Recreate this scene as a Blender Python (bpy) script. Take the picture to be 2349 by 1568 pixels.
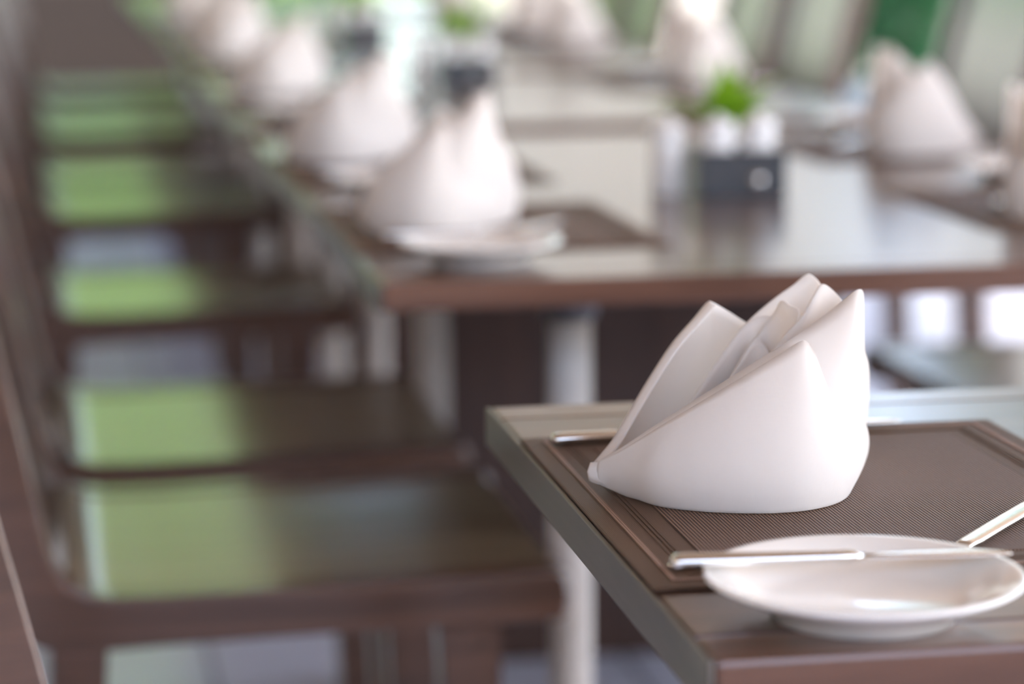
import bpy, bmesh, math, random
import numpy as np
from mathutils import Vector, Matrix, Euler

for o in list(bpy.data.objects):
    bpy.data.objects.remove(o)
SC = bpy.context.scene
COL = SC.collection
TAB = 0.75                     # height of the table tops

# ------------------------------------------------------------------ camera
cam_d = bpy.data.cameras.new('camera')
cam = bpy.data.objects.new('camera', cam_d)
COL.objects.link(cam)
R_ = Vector((0.985019, -0.172307, -0.006903))
U_ = Vector((0.035257, 0.162042, 0.986154))
F_ = Vector((0.168802, 0.971624, -0.165689))
M = Matrix((R_, U_, -F_)).transposed().to_4x4()
M.translation = Vector((0, 0, TAB + 0.363))
cam.matrix_world = M
cam_d.sensor_fit = 'HORIZONTAL'
cam_d.sensor_width = 36.0
cam_d.lens = 6200 * 36 / 2349
cam_d.clip_start = 0.05
cam_d.clip_end = 200
cam_d.dof.use_dof = True
cam_d.dof.focus_distance = 1.575
cam_d.dof.aperture_fstop = 3.5
cam_d.dof.aperture_blades = 0
SC.camera = cam

# ------------------------------------------------------------------ sky, sun, exposure
world = bpy.data.worlds.new('sky')
SC.world = world
world.use_nodes = True
wn = world.node_tree
wn.nodes.clear()
wo = wn.nodes.new('ShaderNodeOutputWorld')
wb = wn.nodes.new('ShaderNodeBackground')
ws = wn.nodes.new('ShaderNodeTexSky')
ws.sky_type = 'NISHITA'
ws.sun_disc = False
ws.sun_elevation = math.radians(60)
ws.sun_rotation = math.radians(110)
ws.air_density = 1.0
ws.dust_density = 3.5
ws.ozone_density = 1.0
wb.inputs['Strength'].default_value = 0.48
wn.links.new(ws.outputs[0], wb.inputs['Color'])
wn.links.new(wb.outputs[0], wo.inputs['Surface'])

sun_d = bpy.data.lights.new('sun', 'SUN')
sun_d.energy = 2.4
sun_d.angle = math.radians(0.6)
sun_d.color = (1.0, 0.93, 0.82)
sun = bpy.data.objects.new('sun', sun_d)
COL.objects.link(sun)
SUN_DIR = Vector((math.sin(math.radians(110)) * math.cos(math.radians(60)),
                  math.cos(math.radians(110)) * math.cos(math.radians(60)),
                  math.sin(math.radians(60))))      # towards the sun
sun.rotation_euler = SUN_DIR.to_track_quat('Z', 'Y').to_euler()
sun.location = (6, 8, 9)

SC.view_settings.view_transform = 'Standard'
SC.view_settings.look = 'None'
SC.view_settings.gamma = 1.0
SC.view_settings.use_curve_mapping = False
SC.view_settings.exposure = 1.78
SC.cycles.use_denoising = True
SC.cycles.max_bounces = 8
SC.cycles.diffuse_bounces = 4
SC.cycles.glossy_bounces = 4
SC.cycles.sample_clamp_indirect = 8.0

rnd = random.Random(4)
nrs = np.random.RandomState(11)

# ------------------------------------------------------------------ materials
def new_mat(name):
    m = bpy.data.materials.new(name)
    m.use_nodes = True
    nt = m.node_tree
    b = nt.nodes['Principled BSDF']
    return m, nt, b

def simple(name, col, rough=0.5, metal=0.0, noise=0.0, scale=40, bump=0.0, coat=0.0, sss=0.0):
    m, nt, b = new_mat(name)
    b.inputs['Base Color'].default_value = (*col, 1)
    b.inputs['Roughness'].default_value = rough
    b.inputs['Metallic'].default_value = metal
    b.inputs['Coat Weight'].default_value = coat
    b.inputs['Coat Roughness'].default_value = 0.08
    tc = nt.nodes.new('ShaderNodeTexCoord')
    nz = nt.nodes.new('ShaderNodeTexNoise')
    nz.inputs['Scale'].default_value = scale
    nz.inputs['Detail'].default_value = 4
    nt.links.new(tc.outputs['Object'], nz.inputs['Vector'])
    if noise:
        mx = nt.nodes.new('ShaderNodeMix'); mx.data_type = 'RGBA'
        mx.inputs['A'].default_value = (*[c * (1 - noise) for c in col], 1)
        mx.inputs['B'].default_value = (*[min(1, c * (1 + noise)) for c in col], 1)
        nt.links.new(nz.outputs['Fac'], mx.inputs['Factor'])
        nt.links.new(mx.outputs['Result'], b.inputs['Base Color'])
    if bump:
        bp = nt.nodes.new('ShaderNodeBump')
        bp.inputs['Strength'].default_value = bump
        bp.inputs['Distance'].default_value = 0.001
        nt.links.new(nz.outputs['Fac'], bp.inputs['Height'])
        nt.links.new(bp.outputs['Normal'], b.inputs['Normal'])
    return m

def wood(name, dark, light, rough=0.2, axis='Y', scale=1.0, bump=0.15, coat=0.3, coat_rough=0.08, ior=1.5):
    m, nt, b = new_mat(name)
    tc = nt.nodes.new('ShaderNodeTexCoord')
    oi = nt.nodes.new('ShaderNodeObjectInfo')
    mp = nt.nodes.new('ShaderNodeMapping')
    s = {'X': (2, 34, 34), 'Y': (34, 2, 34), 'Z': (34, 34, 2)}[axis]
    mp.inputs['Scale'].default_value = [v * scale for v in s]
    ad = nt.nodes.new('ShaderNodeVectorMath'); ad.operation = 'ADD'
    sc = nt.nodes.new('ShaderNodeVectorMath'); sc.operation = 'SCALE'
    sc.inputs[0].default_value = (7.3, 3.1, 5.7)
    nt.links.new(oi.outputs['Random'], sc.inputs['Scale'])
    nt.links.new(tc.outputs['Object'], ad.inputs[0])
    nt.links.new(sc.outputs[0], ad.inputs[1])
    nt.links.new(ad.outputs[0], mp.inputs['Vector'])
    nz = nt.nodes.new('ShaderNodeTexNoise')
    nz.inputs['Scale'].default_value = 1.0
    nz.inputs['Detail'].default_value = 8
    nz.inputs['Roughness'].default_value = 0.62
    nz.inputs['Distortion'].default_value = 0.6
    nt.links.new(mp.outputs[0], nz.inputs['Vector'])
    cr = nt.nodes.new('ShaderNodeValToRGB')
    cr.color_ramp.elements[0].position = 0.32
    cr.color_ramp.elements[0].color = (*dark, 1)
    cr.color_ramp.elements[1].position = 0.72
    cr.color_ramp.elements[1].color = (*light, 1)
    nt.links.new(nz.outputs['Fac'], cr.inputs['Fac'])
    nt.links.new(cr.outputs['Color'], b.inputs['Base Color'])
    b.inputs['Roughness'].default_value = rough
    b.inputs['IOR'].default_value = ior
    b.inputs['Coat Weight'].default_value = coat
    b.inputs['Coat Roughness'].default_value = coat_rough
    bp = nt.nodes.new('ShaderNodeBump')
    bp.inputs['Strength'].default_value = bump
    bp.inputs['Distance'].default_value = 0.0006
    nt.links.new(nz.outputs['Fac'], bp.inputs['Height'])
    nt.links.new(bp.outputs['Normal'], b.inputs['Normal'])
    nt.links.new(bp.outputs['Normal'], b.inputs['Coat Normal'])
    return m

def leaf_mat(name, a, c, trans=0.35):
    m, nt, b = new_mat(name)
    gi = nt.nodes.new('ShaderNodeNewGeometry')
    cr = nt.nodes.new('ShaderNodeValToRGB')
    cr.color_ramp.elements[0].color = (*a, 1)
    cr.color_ramp.elements[1].color = (*c, 1)
    nt.links.new(gi.outputs['Random Per Island'], cr.inputs['Fac'])
    nt.links.new(cr.outputs['Color'], b.inputs['Base Color'])
    b.inputs['Roughness'].default_value = 0.45
    tr = nt.nodes.new('ShaderNodeBsdfTranslucent')
    nt.links.new(cr.outputs['Color'], tr.inputs['Color'])
    ms = nt.nodes.new('ShaderNodeMixShader')
    ms.inputs[0].default_value = trans
    out = nt.nodes['Material Output']
    nt.links.new(b.outputs[0], ms.inputs[1])
    nt.links.new(tr.outputs[0], ms.inputs[2])
    nt.links.new(ms.outputs[0], out.inputs['Surface'])
    return m

def cloth_mat():
    m, nt, b = new_mat('napkin_cotton')
    b.inputs['Base Color'].default_value = (0.87, 0.81, 0.75, 1)
    b.inputs['Roughness'].default_value = 0.85
    b.inputs['Sheen Weight'].default_value = 0.25
    b.inputs['Sheen Roughness'].default_value = 0.5
    tc = nt.nodes.new('ShaderNodeTexCoord')
    wx = nt.nodes.new('ShaderNodeTexWave'); wx.bands_direction = 'X'
    wz = nt.nodes.new('ShaderNodeTexWave'); wz.bands_direction = 'Z'
    for w_ in (wx, wz):
        w_.inputs['Scale'].default_value = 480
        w_.inputs['Distortion'].default_value = 1.0
        nt.links.new(tc.outputs['Object'], w_.inputs['Vector'])
    nz = nt.nodes.new('ShaderNodeTexNoise')
    nz.inputs['Scale'].default_value = 26
    nz.inputs['Detail'].default_value = 3
    nt.links.new(tc.outputs['Object'], nz.inputs['Vector'])
    a = nt.nodes.new('ShaderNodeMath'); a.operation = 'ADD'
    nt.links.new(wx.outputs['Fac'], a.inputs[0]); nt.links.new(wz.outputs['Fac'], a.inputs[1])
    bp = nt.nodes.new('ShaderNodeBump'); bp.inputs['Strength'].default_value = 0.10; bp.inputs['Distance'].default_value = 0.0004
    nt.links.new(a.outputs[0], bp.inputs['Height'])
    b2 = nt.nodes.new('ShaderNodeBump'); b2.inputs['Strength'].default_value = 0.48; b2.inputs['Distance'].default_value = 0.004
    nt.links.new(nz.outputs['Fac'], b2.inputs['Height'])
    nt.links.new(bp.outputs['Normal'], b2.inputs['Normal'])
    nt.links.new(b2.outputs['Normal'], b.inputs['Normal'])
    tr = nt.nodes.new('ShaderNodeBsdfTranslucent'); tr.inputs['Color'].default_value = (0.92, 0.81, 0.70, 1)
    ms = nt.nodes.new('ShaderNodeMixShader'); ms.inputs[0].default_value = 0.36
    out = nt.nodes['Material Output']
    nt.links.new(b.outputs[0], ms.inputs[1]); nt.links.new(tr.outputs[0], ms.inputs[2])
    nt.links.new(ms.outputs[0], out.inputs['Surface'])
    return m

def weave_mat(name, rib, dotp, c0, c1, strength):
    m, nt, b = new_mat(name)
    tc = nt.nodes.new('ShaderNodeTexCoord')
    sp = nt.nodes.new('ShaderNodeSeparateXYZ')
    nt.links.new(tc.outputs['Object'], sp.inputs[0])
    def sine(sock, period):
        mu = nt.nodes.new('ShaderNodeMath'); mu.operation = 'MULTIPLY'; mu.inputs[1].default_value = 2 * math.pi / period
        nt.links.new(sock, mu.inputs[0])
        si = nt.nodes.new('ShaderNodeMath'); si.operation = 'SINE'
        nt.links.new(mu.outputs[0], si.inputs[0])
        ma = nt.nodes.new('ShaderNodeMath'); ma.operation = 'MULTIPLY_ADD'; ma.inputs[1].default_value = 0.5; ma.inputs[2].default_value = 0.5
        nt.links.new(si.outputs[0], ma.inputs[0])
        return ma.outputs[0]
    r = sine(sp.outputs['X'], rib)
    d = sine(sp.outputs['Y'], dotp)
    mm = nt.nodes.new('ShaderNodeMath'); mm.operation = 'MULTIPLY_ADD'; mm.inputs[1].default_value = 0.45
    nt.links.new(d, mm.inputs[0]); nt.links.new(r, mm.inputs[2])
    mx = nt.nodes.new('ShaderNodeMix'); mx.data_type = 'RGBA'
    mx.inputs['A'].default_value = (*c0, 1); mx.inputs['B'].default_value = (*c1, 1)
    nt.links.new(r, mx.inputs['Factor'])
    nt.links.new(mx.outputs['Result'], b.inputs['Base Color'])
    b.inputs['Roughness'].default_value = 0.5
    b.inputs['Specular IOR Level'].default_value = 0.16
    bp = nt.nodes.new('ShaderNodeBump'); bp.inputs['Strength'].default_value = strength; bp.inputs['Distance'].default_value = 0.0006
    nt.links.new(mm.outputs[0], bp.inputs['Height'])
    nt.links.new(bp.outputs['Normal'], b.inputs['Normal'])
    return m

MT = {}
MT['table'] = wood('table_wood', (0.050, 0.022, 0.014), (0.12, 0.055, 0.034), rough=0.28, axis='X', bump=0.10, coat=0.35, coat_rough=0.12, ior=1.45)
MT['table_end'] = wood('table_end_wood', (0.070, 0.031, 0.019), (0.17, 0.078, 0.048), rough=0.28, axis='X', bump=0.10, coat=0.35, coat_rough=0.12, ior=1.45)
MT['edge'] = wood('table_edge_wood', (0.042, 0.034, 0.026), (0.105, 0.085, 0.066), rough=0.38, axis='Y', bump=0.25, coat=0.2)
MT['panel'] = wood('base_panel_wood', (0.035, 0.014, 0.008), (0.070, 0.028, 0.016), rough=0.5, axis='Z', coat=0.1)
MT['leg'] = wood('table_leg_wood', (0.10, 0.075, 0.065), (0.19, 0.15, 0.135), rough=0.45, axis='Z', coat=0.2)
MT['chair'] = wood('chair_wood', (0.048, 0.024, 0.015), (0.115, 0.056, 0.035), rough=0.28, axis='X', bump=0.6, coat=0.5, coat_rough=0.12)
MT['seat'] = wood('seat_wood', (0.125, 0.088, 0.052), (0.25, 0.185, 0.115), rough=0.30, axis='X', bump=0.2, coat=0.7, coat_rough=0.22)
MT['back'] = wood('backrest_wood', (0.045, 0.028, 0.020), (0.11, 0.070, 0.050), rough=0.28, axis='Z', scale=2.2, bump=1.0, coat=0.7, coat_rough=0.12)
MT['steel_leg'] = simple('painted_steel', (0.55, 0.50, 0.46), rough=0.35, noise=0.1, scale=60)
MT['cap'] = simple('dark_bracket', (0.07, 0.07, 0.08), rough=0.4, noise=0.15)
MT['steel'] = simple('polished_steel', (0.78, 0.75, 0.71), rough=0.16, metal=1.0, noise=0.04, scale=300, bump=0.02)
MT['china'] = simple('cream_china', (0.84, 0.79, 0.72), rough=0.18, noise=0.02, scale=20, coat=0.7)
MT['white_china'] = simple('white_china', (0.80, 0.75, 0.70), rough=0.2, noise=0.02, scale=20, coat=0.6)
MT['box'] = simple('black_lacquer', (0.030, 0.030, 0.034), rough=0.3, noise=0.2, scale=60, coat=0.3)
MT['soil'] = simple('dark_soil', (0.04, 0.028, 0.02), rough=0.9, noise=0.4, scale=120, bump=0.6)
MT['napkin'] = cloth_mat()
MT['mat_rib'] = weave_mat('placemat_ribbed', 0.0021, 0.0014, (0.030, 0.015, 0.009), (0.24, 0.138, 0.092), 1.0)
MT['mat_border'] = weave_mat('placemat_border', 0.0011, 0.0011, (0.085, 0.050, 0.031), (0.13, 0.078, 0.050), 0.35)
MT['mat_line'] = weave_mat('placemat_cord', 0.0016, 0.0013, (0.18, 0.105, 0.072), (0.34, 0.20, 0.14), 0.9)
MT['tile'] = simple('grey_floor_tile', (0.50, 0.51, 0.60), rough=0.24, noise=0.10, scale=5)
MT['grout'] = simple('dark_grout', (0.11, 0.11, 0.12), rough=0.8, noise=0.15)
MT['ceiling'] = simple('ceiling_boards', (0.28, 0.20, 0.14), rough=0.6, noise=0.12, scale=6)
MT['fascia'] = wood('fascia_wood', (0.20, 0.13, 0.08), (0.32, 0.22, 0.14), rough=0.6, axis='X', coat=0.0)
MT['leftwall'] = wood('timber_wall', (0.10, 0.048, 0.028), (0.20, 0.105, 0.062), rough=0.6, axis='Y', coat=0.0)
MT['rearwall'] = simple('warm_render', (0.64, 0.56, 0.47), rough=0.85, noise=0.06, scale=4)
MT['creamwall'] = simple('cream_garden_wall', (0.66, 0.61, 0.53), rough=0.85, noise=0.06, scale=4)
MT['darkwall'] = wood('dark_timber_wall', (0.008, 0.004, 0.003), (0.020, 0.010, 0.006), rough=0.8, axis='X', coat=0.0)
MT['post'] = wood('veranda_post_wood', (0.05, 0.028, 0.018), (0.11, 0.06, 0.038), rough=0.5, axis='Z')
MT['paving'] = simple('pale_paving', (0.52, 0.48, 0.40), rough=0.8, noise=0.10, scale=3, bump=0.3)
MT['lawn'] = simple('lawn_soil', (0.10, 0.19, 0.045), rough=0.9, noise=0.3, scale=9, bump=0.5)
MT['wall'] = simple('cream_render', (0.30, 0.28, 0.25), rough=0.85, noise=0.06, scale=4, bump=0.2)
MT['bark'] = wood('bark', (0.05, 0.035, 0.025), (0.14, 0.10, 0.07), rough=0.9, axis='Z', bump=0.8, coat=0.0)
MT['leaf_bright'] = leaf_mat('bright_leaves', (0.17, 0.30, 0.08), (0.42, 0.58, 0.20))
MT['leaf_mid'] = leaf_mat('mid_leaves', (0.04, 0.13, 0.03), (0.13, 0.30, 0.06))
MT['leaf_dark'] = leaf_mat('deep_green_leaves', (0.02, 0.09, 0.035), (0.06, 0.22, 0.08))
MT['leaf_herb'] = leaf_mat('herb_leaves', (0.12, 0.30, 0.01), (0.34, 0.55, 0.03))
MT['pot'] = simple('pale_glazed_pot', (0.50, 0.60, 0.60), rough=0.3, noise=0.08, scale=10, coat=0.3)

# ------------------------------------------------------------------ helpers
def obj(name, me, mat=None, parent=None, smooth=False):
    o = bpy.data.objects.new(name, me)
    COL.objects.link(o)
    if mat is not None and not me.materials:
        me.materials.append(MT[mat])
    if smooth:
        me.polygons.foreach_set('use_smooth', [True] * len(me.polygons))
    if parent is not None:
        o.parent = parent
    return o

def pydata(name, v, f, mat=None, parent=None, smooth=False):
    me = bpy.data.meshes.new(name)
    me.from_pydata([tuple(map(float, p)) for p in v], [], f)
    me.update()
    return obj(name, me, mat, parent, smooth)

def tag(o, label, cat, group=None, kind=None):
    if label: o['label'] = label
    if cat: o['category'] = cat
    if group: o['group'] = group
    if kind: o['kind'] = kind
    return o

def empty(name, loc=(0, 0, 0), rz=0.0):
    o = bpy.data.objects.new(name, None)
    o.empty_display_size = 0.05
    COL.objects.link(o)
    o.location = loc
    o.rotation_euler = (0, 0, rz)
    return o

def bm_box(bm, lo, hi):
    r = bmesh.ops.create_cube(bm, size=1.0)
    for v in r['verts']:
        v.co = Vector(((v.co.x + .5) * (hi[0] - lo[0]) + lo[0],
                       (v.co.y + .5) * (hi[1] - lo[1]) + lo[1],
                       (v.co.z + .5) * (hi[2] - lo[2]) + lo[2]))
    return r['verts']

def box(name, lo, hi, mat, parent=None, bevel=0.0, seg=2):
    bm = bmesh.new()
    bm_box(bm, lo, hi)
    if bevel:
        bmesh.ops.bevel(bm, geom=list(bm.edges), offset=bevel, segments=seg, profile=0.5, affect='EDGES')
    me = bpy.data.meshes.new(name)
    bm.to_mesh(me); bm.free()
    return obj(name, me, mat, parent, smooth=False)

def lathe(name, prof, mat, parent=None, seg=48, smooth=True, cap=True):
    v, f = [], []
    n = len(prof)
    for i in range(seg):
        a = 2 * math.pi * i / seg
        for r, z in prof:
            v.append((r * math.cos(a), r * math.sin(a), z))
    for i in range(seg):
        j = (i + 1) % seg
        for k in range(n - 1):
            f.append((i * n + k, j * n + k, j * n + k + 1, i * n + k + 1))
    if cap:
        f.append(tuple(i * n for i in range(seg))[::-1])
        f.append(tuple(i * n + n - 1 for i in range(seg)))
    return pydata(name, v, f, mat, parent, smooth)

def catmull(pts, n):
    p = np.array(pts, float)
    d = np.r_[0, np.cumsum(np.sqrt(np.linalg.norm(np.diff(p, axis=0), axis=1)) + 1e-9)]
    t = np.linspace(0, d[-1], n)
    pe = np.vstack([2 * p[0] - p[1], p, 2 * p[-1] - p[-2]])
    de = np.r_[-(d[1]), d, 2 * d[-1] - d[-2]]
    out = []
    for x in t:
        i = min(max(np.searchsorted(d, x, 'right') - 1, 0), len(d) - 2)
        t0, t1, t2, t3 = de[i:i + 4]
        p0, p1, p2, p3 = pe[i:i + 4]
        a1 = (t1 - x) / (t1 - t0) * p0 + (x - t0) / (t1 - t0) * p1
        a2 = (t2 - x) / (t2 - t1) * p1 + (x - t1) / (t2 - t1) * p2
        a3 = (t3 - x) / (t3 - t2) * p2 + (x - t2) / (t3 - t2) * p3
        b1 = (t2 - x) / (t2 - t0) * a1 + (x - t0) / (t2 - t0) * a2
        b2 = (t3 - x) / (t3 - t1) * a2 + (x - t1) / (t3 - t1) * a3
        out.append((t2 - x) / (t2 - t1) * b1 + (x - t1) / (t2 - t1) * b2)
    return np.array(out)

def sheet(name, grid, thick, mat, parent):
    """a closed cloth sheet of real thickness from a (rows, cols, 3) grid"""
    g = np.array(grid, float)
    m, n, _ = g.shape
    du = np.gradient(g, axis=1); dv = np.gradient(g, axis=0)
    nr = np.cross(du, dv)
    ln = np.linalg.norm(nr, axis=2, keepdims=True)
    nr = nr / np.maximum(ln, 1e-9)
    A = (g + nr * thick / 2).reshape(-1, 3)
    B = (g - nr * thick / 2).reshape(-1, 3)
    v = np.vstack([A, B]); N = m * n
    f = []
    for i in range(m - 1):
        for j in range(n - 1):
            a = i * n + j
            f.append((a, a + 1, a + n + 1, a + n))
            f.append((N + a, N + a + n, N + a + n + 1, N + a + 1))
    for j in range(n - 1):
        f.append((j, N + j, N + j + 1, j + 1))
        a = (m - 1) * n + j
        f.append((a, a + 1, N + a + 1, N + a))
    for i in range(m - 1):
        a = i * n
        f.append((a, a + n, N + a + n, N + a))
        a = i * n + n - 1
        f.append((a, N + a, N + a + n, a + n))
    return pydata(name, v, f, mat, parent, True)

def prism(name, prof, y0, y1, mat, parent=None, bevel=0.0):
    """an outline in x,z pushed along y"""
    bm = bmesh.new()
    vs = [bm.verts.new((x, y0, z)) for x, z in prof]
    fc = bm.faces.new(vs)
    r = bmesh.ops.extrude_face_region(bm, geom=[fc])
    for e in r['geom']:
        if isinstance(e, bmesh.types.BMVert):
            e.co.y = y1
    bmesh.ops.recalc_face_normals(bm, faces=bm.faces)
    if bevel:
        ed = [e for e in bm.edges if len(e.link_faces) == 2 and any(len(f.verts) > 4 for f in e.link_faces)]
        bmesh.ops.bevel(bm, geom=ed, offset=bevel, segments=2, profile=0.5, affect='EDGES')
    me = bpy.data.meshes.new(name)
    bm.to_mesh(me); bm.free()
    return obj(name, me, mat, parent)

def kids(o):
    return [c for c in bpy.data.objects if c.parent == o]

def copy_tree(o, parent=None):
    c = o.copy()
    COL.objects.link(c)
    c.parent = parent
    for ch in kids(o):
        copy_tree(ch, c)
    return c

def leaf_cloud(name, n, cen, rad, size, mat, parent, shell=0.35, seed=1):
    rs = np.random.RandomState(seed)
    d = rs.normal(size=(n, 3)); d /= np.linalg.norm(d, axis=1)[:, None]
    r = shell + (1 - shell) * rs.rand(n) ** 0.6
    c = np.array(cen) + d * r[:, None] * np.array(rad)
    a = rs.normal(size=(n, 3)); a /= np.linalg.norm(a, axis=1)[:, None]
    b = np.cross(a, rs.normal(size=(n, 3))); b /= np.linalg.norm(b, axis=1)[:, None]
    s = size * (0.6 + 0.8 * rs.rand(n))[:, None]
    v = np.stack([c - a * s, c + b * s * .45 - a * s * .1, c + a * s, c - b * s * .45 - a * s * .1], 1).reshape(-1, 3)
    f = [(4 * i, 4 * i + 1, 4 * i + 2, 4 * i + 3) for i in range(n)]
    o = pydata(name, v, f, mat, parent)
    o['kind'] = 'stuff'
    return o

def leaf_slab(name, n, lo, hi, size, mat, parent, seed=1):
    rs = np.random.RandomState(seed)
    lo = np.array(lo); hi = np.array(hi)
    c = lo + rs.rand(n, 3) * (hi - lo)
    a = rs.normal(size=(n, 3)); a /= np.linalg.norm(a, axis=1)[:, None]
    b = np.cross(a, rs.normal(size=(n, 3))); b /= np.linalg.norm(b, axis=1)[:, None]
    s = size * (0.6 + 0.8 * rs.rand(n))[:, None]
    v = np.stack([c - a * s, c + b * s * .5, c + a * s, c - b * s * .5], 1).reshape(-1, 3)
    f = [(4 * i, 4 * i + 1, 4 * i + 2, 4 * i + 3) for i in range(n)]
    o = pydata(name, v, f, mat, parent)
    o['kind'] = 'stuff'
    return o

# ------------------------------------------------------------------ the setting
FX0, FX1, FY0, FY1 = -2.783, 5.017, -2.0, 10.0
fl = box('floor', (FX0, FY0, -0.12), (FX1, FY1, -0.006), 'grout')
tag(fl, 'grey tiled veranda floor with dark joints under the tables', None, kind='structure')
tile_me = None
T = 0.6
for i in range(int(round((FX1 - FX0) / T))):
    for j in range(int(round((FY1 - FY0) / T))):
        if tile_me is None:
            t = box('tile', (0.004, 0.004, -0.006), (T - 0.004, T - 0.004, 0.0), 'tile', fl, bevel=0.0015, seg=1)
            tile_me = t.data
        else:
            t = obj('tile', tile_me, None, fl)
        t.location = (FX0 + i * T, FY0 + j * T, 0)

gr = box('ground', (-40, -30, -0.30), (45, 60, -0.13), 'paving')
tag(gr, 'pale sunlit paving around the veranda', None, kind='structure')
lw = box('ground_lawn', (-0.6, 12.6, -0.13), (2.0, 26, -0.09), 'lawn')
tag(lw, 'sunlit green lawn beyond the veranda', None, kind='structure')

ce = box('ceiling', (FX0 - 0.7, FY0 - 0.7, 3.05), (4.9, FY1 + 0.4, 3.20), 'ceiling')
tag(ce, 'wooden veranda roof over the tables', None, kind='structure')
for k, (x, y) in enumerate([(-1.1, 9.8), (4.7, 9.8), (4.7, 3.6), (4.7, -1.85)]):
    p = box('trim_%d' % (k + 1), (x - .07, y - .07, 0.0), (x + .07, y + .07, 3.05), 'post', bevel=0.006)
    tag(p, 'dark wooden post carrying the veranda roof', None, kind='structure')
fs = box('trim_9', (FX0 - 0.7, FY1 + .30, 2.40), (2.9, FY1 + .36, 3.05), 'fascia')
tag(fs, 'tan timber board along the far edge of the roof', None, kind='structure')
wr = box('wall_rear_blocker', (FX0, FY0 - .62, -.13), (FX1, FY0 - .5, 1.75), 'rearwall')  # unseen wall added to cut bright reflections and light from behind
tag(wr, 'low warm beige wall added behind the camera to hold back light', None, kind='structure')
wl = box('wall_left_blocker', (FX0 - .12, FY0, 0), (FX0, 8.6, 3.05), 'rearwall')  # unseen wall added to keep sky light off the left sides
tag(wl, 'warm beige wall added left of the chairs to cut light from that side', None, kind='structure')
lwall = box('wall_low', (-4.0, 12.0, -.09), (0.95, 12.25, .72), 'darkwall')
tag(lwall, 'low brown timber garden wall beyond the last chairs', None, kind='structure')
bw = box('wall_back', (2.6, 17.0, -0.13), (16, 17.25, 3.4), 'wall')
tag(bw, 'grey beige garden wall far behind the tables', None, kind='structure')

# ------------------------------------------------------------------ garden
def shrub(name, x, y, z0, h, r, mat, n, label, cat, group=None, seed=1, size=0.05, stems=4):
    root = empty(name, (x, y, z0))
    leaf_cloud('foliage', n, (0, 0, h * .58), (r, r, h * .44), size, mat, root, seed=seed)
    rs = random.Random(seed)
    for k in range(stems):
        a = rs.random() * 6.28; q = r * .35
        bm = bmesh.new()
        bmesh.ops.create_cone(bm, cap_ends=True, segments=7, radius1=.018, radius2=.008, depth=h * .62)
        bmesh.ops.translate(bm, verts=bm.verts, vec=(0, 0, h * .31))
        bmesh.ops.rotate(bm, verts=bm.verts, cent=(0, 0, 0), matrix=Matrix.Rotation(.25 * rs.random() + .05, 3, 'X'))
        bmesh.ops.rotate(bm, verts=bm.verts, cent=(0, 0, 0), matrix=Matrix.Rotation(a, 3, 'Z'))
        me = bpy.data.meshes.new('stem'); bm.to_mesh(me); bm.free()
        obj('stem', me, 'bark', root)
    return tag(root, label, cat, group)

def tree(x, y, h, r, mat, n, label, seed):
    root = empty('garden_tree', (x, y, -0.13))
    prof = [(.16, 0), (.12, .3), (.10, h * .4), (.06, h * .75), (.01, h * .8)]
    lathe('trunk', prof, 'bark', root, seg=10)
    leaf_cloud('foliage', n, (0, 0, h * .62), (r, r, h * .40), 0.13, mat, root, seed=seed, shell=.25)
    return tag(root, label, 'tree', 'trees beyond the lawn')

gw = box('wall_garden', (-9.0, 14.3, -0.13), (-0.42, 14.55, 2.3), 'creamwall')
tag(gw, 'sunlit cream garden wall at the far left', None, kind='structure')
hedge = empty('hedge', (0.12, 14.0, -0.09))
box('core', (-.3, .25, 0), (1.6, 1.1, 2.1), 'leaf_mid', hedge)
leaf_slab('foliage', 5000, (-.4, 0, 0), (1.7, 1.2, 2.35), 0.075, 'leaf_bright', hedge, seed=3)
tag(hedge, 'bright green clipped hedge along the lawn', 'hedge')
shrub('garden_shrub', -1.25, 13.6, -.13, 1.7, .5, 'leaf_mid', 1500, 'rounded green shrub in front of the cream garden wall', 'shrub', seed=31, size=.07)
tree(-3.6, 18.0, 5.5, 1.7, 'leaf_bright', 3500, 'bright green round tree behind the cream garden wall', 5)
tree(0.1, 17.6, 6.0, 1.7, 'leaf_bright', 3500, 'tall bright green tree behind the middle of the hedge', 6)
tree(4.2, 20.0, 6.5, 2.0, 'leaf_mid', 3500, 'mid green tree standing behind the grey back wall', 7)
tree(8.6, 20.0, 6.0, 2.1, 'leaf_dark', 3500, 'deep green tree at the right behind the grey back wall', 8)

def pot_plant(x, y, ph, pr, h, r, mat, n, label, seed):
    root = empty('potted_shrub', (x, y, -0.13 if y > FY1 else 0))
    prof = [(pr * .70, 0), (pr * .78, .01), (pr, ph * .9), (pr * 1.06, ph * .92), (pr * 1.06, ph), (pr * .96, ph), (pr * .92, ph * .9), (0.0, ph * .88)]
    lathe('pot', prof, 'pot', root, seg=28)
    leaf_cloud('foliage', n, (0, 0, ph + h * .5), (r, r, h * .5), 0.06, mat, root, seed=seed, shell=.2)
    lathe('stem', [(.03, ph * .86), (.022, ph + h * .3), (.01, ph + h * .6)], 'bark', root, seg=8)
    return tag(root, label, 'potted shrub')
pot_plant(2.95, 9.30, .42, .21, .95, .40, 'leaf_dark', 2600, 'deep green leafy shrub in a pale glazed pot at the right', 21)
pot_plant(1.62, 11.3, .30, .18, .62, .30, 'leaf_bright', 1600, 'small yellow green shrub in a pale pot beyond the last table', 22)

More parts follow.
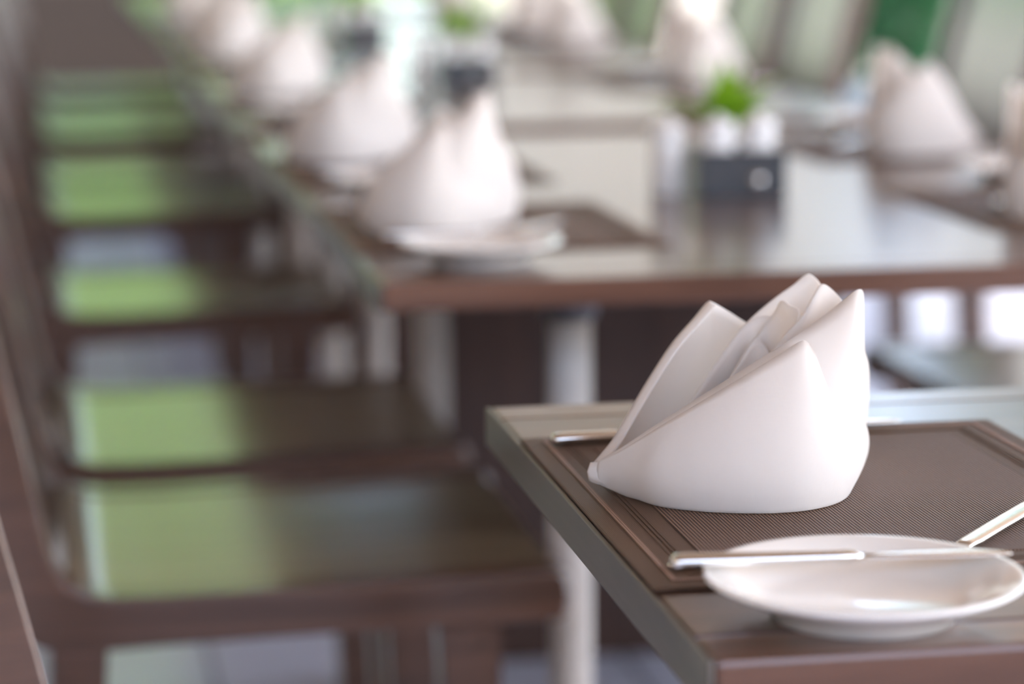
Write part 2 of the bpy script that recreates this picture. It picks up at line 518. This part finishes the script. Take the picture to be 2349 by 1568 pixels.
# ------------------------------------------------------------------ tables
TX0, TX1 = 0.303, 1.342
TH = 0.027
def table(y0, y1, label, lx=.228):
    L_ = y1 - y0
    root = empty('dining_table', (TX0, y0, 0))
    W_ = TX1 - TX0
    e = 0.045
    b = 0.0022
    box('table_top', (0.004, e, TAB - TH), (W_ - 0.004, L_ - e, TAB), 'table', root, bevel=b)
    box('end_board', (0.004, 0, TAB - TH), (W_ - 0.004, e - .0006, TAB), 'table_end', root, bevel=b + .001)
    box('end_board', (0.004, L_ - e + .0006, TAB - TH), (W_ - 0.004, L_, TAB), 'table_end', root, bevel=b)
    box('edge_strip', (0, 0, TAB - TH), (0.0036, L_, TAB + .0002), 'edge', root, bevel=.0010)
    box('edge_strip', (W_ - .0036, 0, TAB - TH), (W_, L_, TAB + .0002), 'edge', root, bevel=.0010)
    ins = min(.235, L_ * .3)
    for sx in (lx, W_ - lx):
        for sy in (ins, L_ - ins):
            lg = lathe('leg', [(.034, 0), (.034, .006), (.0225, .009), (.0225, TAB - TH - .05)], 'steel_leg', root, seg=24)
            lg.location = (sx, sy, 0)
            lathe('bracket', [(.024, TAB - TH - .05), (.028, TAB - TH - .045), (.028, TAB - TH - .004), (.040, TAB - TH - .004), (.040, TAB - TH)], 'cap', lg, seg=24)
    box('base_panel', (lx - .008, L_ - ins + .045, 0), (W_ - lx + .03, L_ - ins + .070, TAB - TH), 'panel', root, bevel=.003)
    tag(root, label, 'table', 'dark wooden dining tables in a row')
    return root
TABLES = [(1.207, 1.857, 'dark wooden dining table in the foreground at lower right', .31),
          (2.472, 3.950, 'long dark glossy dining table just behind the foreground table'),
          (4.140, 5.255, 'dark dining table third from the camera, behind the long one'),
          (5.400, 6.880, 'dark blurred dining table fourth from the camera'),
          (7.080, 8.560, 'dark blurred dining table fifth from the camera'),
          (8.720, 9.900, 'farthest dark dining table at the end of the row')]
for a in TABLES:
    table(*a)

# ------------------------------------------------------------------ chairs
def chair():
    root = empty('dining_chair')
    W_ = 0.50
    top = catmull([(.50, .452), (.38, .450), (.20, .447), (.09, .446), (.045, .450), (.018, .466), (.004, .50), (-.008, .56), (-.036, .70), (-.075, .86), (-.108, .985)], 34)
    bot = catmull([(.50, .402), (.30, .400), (.10, .396), (.03, .394), (-.012, .402), (-.036, .425), (-.046, .47), (-.056, .56), (-.082, .70), (-.120, .86), (-.151, .985)], 30)
    nose = [(.507, .444), (.510, .427), (.507, .410)]
    head = [(-.115, .996), (-.134, 1.0), (-.149, .996)]
    prof = list(map(tuple, top)) + head + list(map(tuple, bot[::-1])) + nose[::-1]
    s = prism('side_frame', prof, 0, .042, 'chair', root, bevel=.004)
    s2 = obj('side_frame', s.data, None, root); s2.location = (0, W_ - .042, 0)
    # seat slab and curved back slab between the side frames
    def slab(name, pts, th, mat, n=26):
        p = catmull(pts, n)
        t = np.gradient(p, axis=0); t /= np.linalg.norm(t, axis=1)[:, None]
        nn = np.c_[-t[:, 1], t[:, 0]]
        q = p + nn * th
        return prism(name, [tuple(a) for a in p] + [tuple(a) for a in q[::-1]], .0425, W_ - .0425, mat, root, bevel=.0015)
    slab('seat', [(.498, .450), (.38, .448), (.20, .445), (.09, .4435), (.046, .4475), (.020, .463)], .022, 'seat')
    slab('backrest', [(.0105, .466), (-.009, .50), (-.022, .56), (-.050, .70), (-.089, .86), (-.119, .965)], .018, 'back')
    for x0, x1, dx in ((.378, .440, .010), (.005, .058, -.020)):
        for y0 in (.004, W_ - .049):
            bm = bmesh.new()
            vs = bm_box(bm, (x0, y0, 0), (x1, y0 + .045, .402))
            for v in vs:
                if v.co.z < .1:
                    v.co.x = (v.co.x - (x0 + x1) / 2) * .75 + (x0 + x1) / 2 + dx
            bmesh.ops.bevel(bm, geom=list(bm.edges), offset=.004, segments=2, affect='EDGES')
            me = bpy.data.meshes.new('leg'); bm.to_mesh(me); bm.free()
            obj('leg', me, 'chair', root)
    return root

LEFT = [(1.42, 'dark wooden chair at the foreground table, only its back edge showing lower left'),
        (2.533, 'nearest dark wooden chair on the left whose whole glossy seat shows'),
        (3.155, 'dark wooden chair second on the left, pushed up beside the nearest full seat'),
        (4.310, 'dark wooden chair on the left at the third table'),
        (5.660, 'dark wooden chair on the left at the near end of the fourth table'),
        (6.280, 'dark wooden chair on the left at the far end of the fourth table'),
        (7.500, 'dark wooden chair on the left at the near end of the fifth table'),
        (8.120, 'dark wooden chair on the left at the far end of the fifth table'),
        (9.150, 'farthest dark wooden chair on the left, at the end of the row')]
RIGHT = [(2.56, 'dark wooden chair on the right at the near end of the long table'),
         (3.25, 'dark wooden chair on the right at the far end of the long table'),
         (4.60, 'dark wooden chair on the right of the third table'),
         (5.75, 'dark wooden chair on the right at the near end of the fourth table'),
         (6.36, 'dark wooden chair on the right at the far end of the fourth table'),
         (7.50, 'dark wooden chair on the right at the near end of the fifth table'),
         (8.10, 'dark wooden chair on the right at the far end of the fifth table')]
proto = chair()
for i, (y, lab) in enumerate(LEFT):
    c = proto if i == 0 else copy_tree(proto)
    c.location = (0.028 if i == 0 else -0.012, y, 0)
    c.rotation_euler = (0, 0, math.radians(4.6) if i == 0 else 0)
    tag(c, lab, 'chair', 'wooden chairs along the left side')
for y, lab in RIGHT:
    c = copy_tree(proto)
    c.location = (1.677, y + .5, 0)
    c.rotation_euler = (0, 0, math.pi)
    tag(c, lab, 'chair', 'wooden chairs along the right side')

# ------------------------------------------------------------------ place settings
def mm(l):
    return np.array(l, float) / 1000.0

def napkin():
    root = empty('folded_napkin')
    cen = np.array([0, -5, 0]) / 1000.0
    def wall(name, base, rim, ncol, nrow, out, inward, thick=.0016, lift=0.42):
        b = catmull(mm(base), ncol); r = catmull(mm(rim), ncol)
        g = np.zeros((nrow, ncol, 3))
        for j in range(ncol):
            o = (b[j] - cen); o[2] = 0
            ln = np.linalg.norm(o); o = o / max(ln, 1e-6)
            hgt = max(r[j][2] - b[j][2], 0.0)
            k = min(1.0, hgt / .05)
            p0 = b[j] - o * inward * k
            p1 = b[j] + o * out * k + np.array([0, 0, hgt * lift])
            for i in range(nrow):
                s = i / (nrow - 1)
                s = s ** 1.35
                g[i, j] = (1 - s) ** 2 * p0 + 2 * s * (1 - s) * p1 + s * s * r[j]
        g[:, :, 2] = np.maximum(g[:, :, 2], thick / 2)
        return sheet(name, g, thick, 'napkin', root)
    FB = [(-95.5, -42.5, 5), (-91.5, -45, 3.5), (-86, -51, 1.6), (-78, -62, 0), (-64.8, -84, 0), (-40.2, -99, 0), (-15.3, -105.5, 0), (4.8, -106, 0), (23, -101, 0),
          (39.8, -88.6, 0), (52.2, -70.7, 0), (63.5, -33.3, 0), (73.1, 20, 0)]
    FR = [(-95.5, -41.5, 19.2), (-81.5, -56, 29.5), (-58.9, -70, 46.7), (-33.5, -73, 62.8), (-7.5, -68, 77.4), (13.9, -58, 88.3), (24.6, -51.3, 93.4), (27.0, -49.6, 92.8), (31.5, -45.6, 86.8),
          (39.6, -38, 75.6), (54.6, -14, 55.6), (69.9, 20, 34.7)]
    wall('front_fold', FB, FR, 76, 22, .010, .006)
    SR = [(-94.5, -38, 19.0), (-81.2, -50, 29.9), (-58.4, -61, 47.6), (-32.7, -61, 64.0), (-6.6, -55, 79.2), (15, -44, 90.5), (28.9, -31, 97.0), (45, -19, 106.0), (56.4, -12, 113.6),
          (62.7, -8, 117.5), (66.4, -2, 115.5), (68.5, 8, 95.9), (71.2, 22, 75.8), (75.6, 36, 63.6), (77.9, 50, 48.5), (76.2, 66, 27.1)]
    SB = [(-96, -39, 10), (-88, -44, 4), (-78, -55, 1), (-62, -76, 1), (-39, -91, 1), (-15, -97, 1), (4.8, -98, 1), (22, -94, 1), (37, -82, 1), (48, -66, 1), (57, -42, 1),
          (63, -18, 1), (68, 4, 1), (71, 24, 1), (73, 42, 1), (74, 60, 1)]
    wall('second_fold', SB, SR, 84, 20, .006, .006)
    BR = [(-97.5, -35, 17.8), (-93, -28, 21.5), (-86.5, -18, 27), (-76.6, -4, 39.9), (-62.3, 14, 59.4), (-46.7, 28, 79.7), (-33.8, 38, 92.3), (-23.2, 45.6, 102.6), (-21.0, 47.5, 101.9),
          (-10.5, 56, 94.9), (1.8, 64, 86), (24.6, 74, 70.1), (50.2, 76, 55.3), (71.4, 66, 45.6)]
    BB = [(-97.5, -36, 7), (-92, -30, 3), (-86, -18, 0), (-76, 6, 0), (-63, 28, 0), (-47, 47, 0), (-28, 62, 0), (-8, 74, 0), (12, 82, 0), (32, 84, 0), (50, 80, 0), (64, 70, 0), (73, 58, 0)]
    wall('back_fold', BB, BR, 76, 20, .006, .006)
    # the hemmed strip lying along the back fold's left edge
    hb = catmull(mm(BR[:8]), 40)
    cam_in = np.array([.52, -.80, -.25]) / 1000.0
    hg = np.stack([hb + cam_in * 7.5 + np.array([0, -.0010, 0]), hb + cam_in * 5 + np.array([0, -.0017, 0]), hb + cam_in * 2.5 + np.array([0, -.0015, 0]), hb + np.array([0, -.0008, 0.0004])])
    sheet('hem_strip', hg, .0013, 'napkin', root)
    tb = catmull(mm([(-90, -43.8, 4.5), (-97.0, -42.2, 5.8), (-100.9, -38.8, 7.2), (-95, -33.5, 7)]), 20)
    tr_ = catmull(mm([(-89.5, -44.5, 20.0), (-96.8, -40.8, 18.6), (-100.0, -38.0, 17.6), (-94.5, -33.4, 17.8)]), 20)
    tm = (tb + tr_) / 2 + np.array([-.0014, -.0004, 0])
    sheet('tip_fold', np.stack([tb, tm * .7 + tb * .3, tm, tm * .7 + tr_ * .3, tr_]), .0016, 'napkin', root)
    def petal(name, rim, base, bow, nrow=14, ncol=44):
        r = catmull(mm(rim), ncol)
        b = catmull(mm(base), ncol)
        g = np.zeros((nrow, ncol, 3))
        for j in range(ncol):
            for i in range(nrow):
                s = i / (nrow - 1)
                p = b[j] * (1 - s) + r[j] * s
                p[1] += bow / 1000.0 * math.sin(math.pi * s)
                g[i, j] = p
        return sheet(name, g, .0014, 'napkin', root)
    petal('inner_petal', [(-40, 4, 36), (-18.9, 24, 66.4), (-.5, 38, 89.6), (18.7, 46, 104.9), (29.5, 50, 111.7), (39.8, 52, 118.8), (44.3, 50, 115.7), (47.8, 44, 109.7), (51.5, 32, 96.3)],
          [(-30, -6, 6), (-14, 10, 5), (0, 18, 5), (12, 24, 5), (22, 26, 5), (32, 26, 5), (40, 24, 5), (46, 18, 5), (50, 10, 5)], 8)
    petal('inner_petal', [(-46, 0, 33), (-29.9, 12, 55.9), (-13.4, 24, 77.1), (-.2, 31, 91.5), (12.2, 33, 95.2), (22.7, 29, 90.3)],
          [(-34, -12, 6), (-22, 0, 5), (-8, 8, 5), (2, 12, 5), (12, 14, 5), (20, 10, 5)], 6)
    petal('inner_petal', [(-34, -14, 34), (-16, 4, 56), (-4, 14, 74), (4, 18, 84), (10, 16, 78), (14, 8, 66)],
          [(-28, -22, 6), (-16, -10, 5), (-8, -4, 5), (0, 0, 5), (6, 0, 5), (10, -6, 5)], 5)
    petal('rolled_bud', [(-5.1, 20, 62.9), (3.4, 26, 79.7), (10.9, 28, 92.2), (15.5, 26, 98), (19.9, 22, 106.8), (24.2, 14, 104.8), (28.8, 6, 102.7), (23.9, 0, 88), (14, -2, 74), (4, 4, 64), (0, 12, 60)],
          [(4, 14, 8), (7, 18, 8), (11, 20, 8), (15, 20, 8), (19, 16, 8), (22, 12, 8), (22, 6, 8), (18, 0, 8), (12, -2, 8), (6, 2, 8), (3, 8, 8)], 2, ncol=56)
    petal('inner_petal', [(-18, -26, 46), (3, -10, 69.6), (18, -4, 87.3), (30.5, 2, 99.8), (38, 8, 111), (44, 14, 117.9), (49.3, 16, 115.2), (55.9, 14, 107.8), (60.7, 8, 97.3)],
          [(-16, -40, 6), (0, -28, 5), (12, -22, 5), (22, -18, 5), (30, -14, 5), (38, -10, 5), (44, -8, 5), (50, -10, 5), (54, -16, 5)], 6)
    return root

def placemat():
    """local origin at the corner next to the diner, x towards the middle of the table"""
    root = empty('placemat')
    W_, L_ = .325, .398
    box('border', (0, 0, 0), (W_, L_, .0024), 'mat_border', root, bevel=.0009)
    def frame(name, d, w, z, mat):
        x0, x1, y0, y1 = d, W_ - d, d, L_ - d
        bm = bmesh.new()
        for lo, hi in (((x0, y0, .0022), (x0 + w, y1, z)), ((x1 - w, y0, .0022), (x1, y1, z)),
                       ((x0 + w, y0, .0022), (x1 - w, y0 + w, z)), ((x0 + w, y1 - w, .0022), (x1 - w, y1, z))):
            bm_box(bm, lo, hi)
        me = bpy.data.meshes.new(name); bm.to_mesh(me); bm.free()
        return obj(name, me, mat, root)
    frame('cord_line', .0125, .0036, .0030, 'mat_line')
    for d in (.0245, .0272, .0299):
        frame('rib_line', d, .0013, .0029, 'mat_border')
    box('ribbed_field', (.041, .041, .0020), (W_ - .041, L_ - .041, .0029), 'mat_rib', root, bevel=.0004, seg=1)
    return root

def plate():
    root = empty('bread_plate')
    prof_o = [(0.0, .004), (.041, .004), (.043, .0), (.0465, .0), (.0475, .004), (.056, .0085), (.070, .0150), (.0795, .0195), (.0812, .0212), (.0805, .0224),
              (.078, .0221), (.066, .0172), (.054, .0108), (.046, .0082), (.0, .0075)]
    lathe('plate_body', prof_o, 'china', root, seg=96, cap=False)
    return root

def loft_x(name, secs, mat, parent, n=14, sq=2.6):
    """sections (x, y, z, half width, half height) -> superellipse tube along x"""
    v, f = [], []
    for (x, y, z, a, b) in secs:
        for k in range(n):
            t = 2 * math.pi * k / n
            c, s = math.cos(t), math.sin(t)
            v.append((x, y + a * math.copysign(abs(c) ** (2 / sq), c), z + b * math.copysign(abs(s) ** (2 / sq), s)))
    m = len(secs)
    for i in range(m - 1):
        for k in range(n):
            f.append((i * n + k, i * n + (k + 1) % n, (i + 1) * n + (k + 1) % n, (i + 1) * n + k))
    f.append(tuple(range(n))[::-1])
    f.append(tuple((m - 1) * n + k for k in range(n)))
    return pydata(name, v, f, mat, parent, True)

def knife(name, L_, hw=.0062, hh=.0040):
    root = empty(name)
    h_ = L_ * .54
    z = hh
    loft_x('handle', [(0, 0, z, hw * .5, hh * .5), (.002, 0, z, hw * .85, hh * .85), (.006, 0, z, hw, hh), (h_ * .5, 0, z, hw * .86, hh * .9), (h_ * .88, 0, z, hw * .72, hh * .85),
                      (h_ * .96, 0, z, hw * .80, hh * .95), (h_, 0, z, hw * .62, hh * .7), (h_ + .004, 0, z, hw * .5, hh * .3)], 'steel', root)
    b = [(h_ + .002, .0, .0042, .0014), (h_ + .012, .0005, .0055, .0011), (h_ + (L_ - h_) * .35, .0012, .0078, .0009), (h_ + (L_ - h_) * .7, .0016, .0088, .0008),
         (L_ - .014, .0012, .0078, .0007), (L_ - .005, -.0008, .0048, .0006), (L_ - .001, -.0022, .0020, .0005), (L_, -.0026, .0006, .0004)]
    loft_x('blade', [(x, y, z, a, t) for x, y, a, t in b], 'steel', root, n=10, sq=1.6)
    return root

def fork(name='dinner_fork', L_=.205):
    """tines at x = 0, handle end at x = L_"""
    root = empty(name)
    hd = .068
    loft_x('handle', [(hd - .004, 0, .0046, .0044, .0016), (hd + .006, 0, .0046, .0054, .0018), (hd + .014, 0, .0044, .0062, .0017), (L_ * .60, 0, .0040, .0066, .0016), (L_ * .70, 0, .0036, .0068, .0016),
                      (L_ * .88, 0, .0030, .0070, .0016), (L_ - .008, 0, .0024, .0072, .0015), (L_ - .002, 0, .0024, .0048, .0014), (L_, 0, .0024, .0022, .0008)], 'steel', root)
    loft_x('fork_head', [(.040, 0, .0018, .0112, .0009), (.047, 0, .0022, .0110, .0010), (.056, 0, .0034, .0085, .0012), (hd, 0, .0046, .0044, .0015)], 'steel', root)
    for k in range(4):
        y = (-1.5 + k) * .0058
        loft_x('tine', [(0, y * .96, .0036, .0006, .0005), (.006, y * .97, .0028, .0013, .0008), (.022, y, .0020, .0017, .0009), (.041, y, .0018, .0019, .0009)], 'steel', root, n=8)
    return root

def spoon(L_=.135):
    root = empty('teaspoon')
    loft_x('handle', [(0, 0, .0016, .0026, .0009), (.003, 0, .0016, .0052, .0014), (.012, 0, .0017, .0056, .0015), (L_ * .4, 0, .0040, .0034, .0014), (L_ * .66, 0, .0062, .0022, .0015), (L_ * .72, 0, .0056, .0030, .0012)], 'steel', root)
    v, f = [], []
    n, m = 20, 6
    a, b = L_ * .15, .0125
    for lay in (0, 1):
        for i in range(m + 1):
            r = i / m
            for k in range(n):
                t = 2 * math.pi * k / n
                v.append((L_ * .85 + a * r * math.cos(t), b * r * math.sin(t), .0060 - .0052 * (1 - r * r) - lay * .0008 * (1 if r < 1 else .6)))
    for lay in (0, 1):
        o0 = lay * (m + 1) * n
        for i in range(m):
            for k in range(n):
                q = (o0 + i * n + k, o0 + i * n + (k + 1) % n, o0 + (i + 1) * n + (k + 1) % n, o0 + (i + 1) * n + k)
                f.append(q if lay else q[::-1])
    e0 = m * n; e1 = (m + 1) * n + m * n
    for k in range(n):
        f.append((e0 + k, e0 + (k + 1) % n, e1 + (k + 1) % n, e1 + k))
    pydata('bowl', v, f, 'steel', root, True)
    return root

# prototypes, positioned for the setting on the foreground table
MZ = TAB + .0029
NP = napkin();   PM = placemat();  PL = plate()
BK = knife('butter_knife', .176)
DK = knife('dinner_knife', .243, hw=.0066, hh=.0038)
FK = fork(); SP = spoon()
ITEMS = {   # local placement relative to the corner of the mat (mat corner = 0.306, 1.335)
    'placemat': (PM, (0, 0), TAB, 0.0),
    'napkin': (NP, (.119, .250), MZ, math.atan2(-.1710, .9853)),
    'plate': (PL, (.094, -.063), TAB, 0.0),
    'butter': (BK, (.001, -.034), TAB + .0213, -.085),
    'dinner': (DK, (.016, .371), MZ, .066),
    'fork': (FK, (.139, -.0155), MZ, .897),
    'spoon': (SP, (.0165, .037), MZ, .07),
}
used = set()
def place(kind, ox, oy, flip, label, cat, group, jx=0.0, jy=0.0, jr=0.0, sz=1.0):
    p, (lx, ly), z, rz = ITEMS[kind]
    o = p if kind not in used else copy_tree(p)
    used.add(kind)
    lx += jx; ly += jy
    if flip:
        o.location = (ox - lx, oy - ly, z); o.rotation_euler = (0, 0, rz + math.pi + jr)
    else:
        o.location = (ox + lx, oy + ly, z); o.rotation_euler = (0, 0, rz + jr)
    o.scale = (1, 1, 1) if sz == 1.0 else (.84, .95, sz)
    tag(o, label, cat, group)
    return o

def setting(ox, oy, flip, where, full=True, seed=0, near=False, nj=(0, 0, 0)):
    r = random.Random(seed)
    j = (lambda s: 0.0) if near else (lambda s: (r.random() * 2 - 1) * s)
    dyp = 0 if near else .045
    place('placemat', ox, oy, flip, 'brown ribbed woven placemat ' + where, 'placemat', 'brown placemats')
    place('napkin', ox, oy, flip, 'white lotus-folded napkin ' + where, 'napkin', 'white folded napkins', nj[0], nj[1], nj[2] + j(.06), 1.0 if near else 1.22)
    place('plate', ox, oy, flip, 'cream china bread plate ' + where, 'plate', 'bread plates', 0 if near else .022, 0 if near else -.005)
    place('butter', ox, oy, flip, 'butter knife across the plate ' + where, 'knife', 'butter knives', 0 if near else .022, 0 if near else -.005)
    if full:
        place('dinner', ox, oy, flip, 'dinner knife behind the napkin ' + where, 'knife', 'dinner knives')
        place('fork', ox, oy, flip, 'steel fork beside the plate ' + where, 'fork', 'forks', .0 if near else -.02, dyp)
    if near:
        place('spoon', ox, oy, flip, 'steel spoon handle peeking out behind the plate ' + where, 'spoon', None)

setting(.306, 1.335, False, 'on the foreground table', near=True)
setting(.306, 2.677, False, 'at the near left seat of the long table', seed=2, nj=(.0, -.05, -.45))
setting(.306, 3.300, False, 'at the far left seat of the long table', seed=3, nj=(-.01, .08, -.45))
setting(.306, 4.400, False, 'on the left of the third table', seed=4, nj=(.0, .20, -.3))
setting(.306, 5.690, False, 'at the near left seat of the fourth table', seed=5, nj=(0, .10, -.3))
setting(.306, 6.330, False, 'at the far left seat of the fourth table', seed=6)
setting(.306, 7.450, False, 'at the left of the fifth table', seed=7, full=False)
XR = 1.339
setting(XR - .025, 3.110, True, 'at the near right seat of the long table', seed=8, nj=(.085, .02, 0))
setting(XR, 3.830, True, 'at the far right seat of the long table', seed=9, nj=(.04, .03, -.2))
setting(XR, 5.170, True, 'on the right of the third table', seed=10)
setting(XR, 6.400, True, 'at the near right seat of the fourth table', seed=11)
setting(XR, 6.875, True, 'at the far right seat of the fourth table', seed=12, full=False)
setting(XR, 8.200, True, 'at the right of the fifth table', seed=13, full=False)

# ------------------------------------------------------------------ condiment caddies with jars and herbs
def jar():
    root = empty('condiment_jar')
    lathe('body', [(.0, 0), (.019, 0), (.0205, .002), (.0205, .066), (.019, .070), (0, .070)], 'white_china', root, seg=28, cap=False)
    ld = lathe('lid', [(.0212, .0702), (.0216, .073), (.0212, .082), (.018, .086), (.006, .0875), (0, .0876)], 'white_china', root, seg=28, cap=False)
    lathe('knob', [(.0045, .0872), (.0045, .089), (.0062, .0905), (.0055, .0932), (0, .0942)], 'white_china', ld, seg=16, cap=False)
    return root

def caddy():
    root = empty('condiment_caddy')
    w, d, hh, t = .104, .078, .056, .004
    box('bottom', (0, 0, 0), (w, d, t), 'box', root, bevel=.0008, seg=1)
    box('side_panel', (0, 0, t), (w, t, hh), 'box', root, bevel=.0008, seg=1)
    box('side_panel', (0, d - t, t), (w, d, hh), 'box', root, bevel=.0008, seg=1)
    box('side_panel', (0, t, t), (t, d - t, hh), 'box', root, bevel=.0008, seg=1)
    box('side_panel', (w - t, t, t), (w, d - t, hh), 'box', root, bevel=.0008, seg=1)
    k = lathe('knob', [(.003, 0), (.003, .004), (.0065, .006), (.008, .010), (.006, .0145), (.0, .016)], 'steel', root, seg=20, cap=False)  # steel knob added to catch a bright highlight on the box front
    k.location = (w * .63, 0, hh * .38); k.rotation_euler = (math.pi / 2, 0, 0)
    return root

def herb(seed=1):
    root = empty('potted_herb')
    lathe('cup', [(0, 0), (.018, 0), (.022, .060), (.023, .062), (.021, .062), (.019, .052), (0, .052)], 'white_china', root, seg=24, cap=False)
    rs = random.Random(seed)
    for k in range(34):
        a = rs.random() * 6.283; lean = .15 + rs.random() * .75; ln = .06 + rs.random() * .062
        v, f = [], []
        for i in range(5):
            s = i / 4
            r_ = ln * s * math.sin(lean * (0.5 + s * .7)); z_ = .052 + ln * s * math.cos(lean * (0.5 + s * .7))
            wd = .0125 * math.sin(math.pi * min(.97, s * .9 + .08))
            cx_, cy_ = r_ * math.cos(a), r_ * math.sin(a)
            px, py = -math.sin(a) * wd, math.cos(a) * wd
            v += [(cx_ - px, cy_ - py, z_), (cx_, cy_, z_ - .0018), (cx_ + px, cy_ + py, z_)]
        for i in range(4):
            for q in (0, 1):
                f.append((i * 3 + q, i * 3 + q + 1, i * 3 + q + 4, i * 3 + q + 3))
        pydata('leaf', v, f, 'leaf_herb', root, True)
    return root

CD = caddy(); JR = jar(); HB = herb()
first = True
for (x, y, w1, w2) in [(.762, 3.080, 'on the long table', 0), (.728, 4.930, 'on the third table', 1), (.70, 6.30, 'on the fourth table', 2)]:
    c = CD if first else copy_tree(CD)
    c.location = (x, y, TAB)
    tag(c, 'black lacquered condiment box ' + w1, 'condiment box', 'condiment boxes')
    for q, (dx, dy, nm) in enumerate([(.0265, .028, 'left front'), (.076, .028, 'right front')]):
        jj = JR if (first and q == 0) else copy_tree(JR)
        jj.location = (x + dx, y + dy, TAB + .004)
        tag(jj, 'white lidded china jar, %s one in the black box %s' % (nm, w1), 'jar', 'white jars in the black boxes')
    jj = copy_tree(JR); jj.location = (x - .028, y + .050, TAB)
    tag(jj, 'white lidded china jar standing left of the black box ' + w1, 'jar', 'white jars in the black boxes')
    hb = HB if first else copy_tree(HB)
    hb.location = (x + .052, y + .1035, TAB)
    hb.rotation_euler = (0, 0, w2 * 1.3)
    tag(hb, 'fresh green herb in a small white cup behind the black box ' + w1, 'potted herb', 'potted herbs')
    first = False
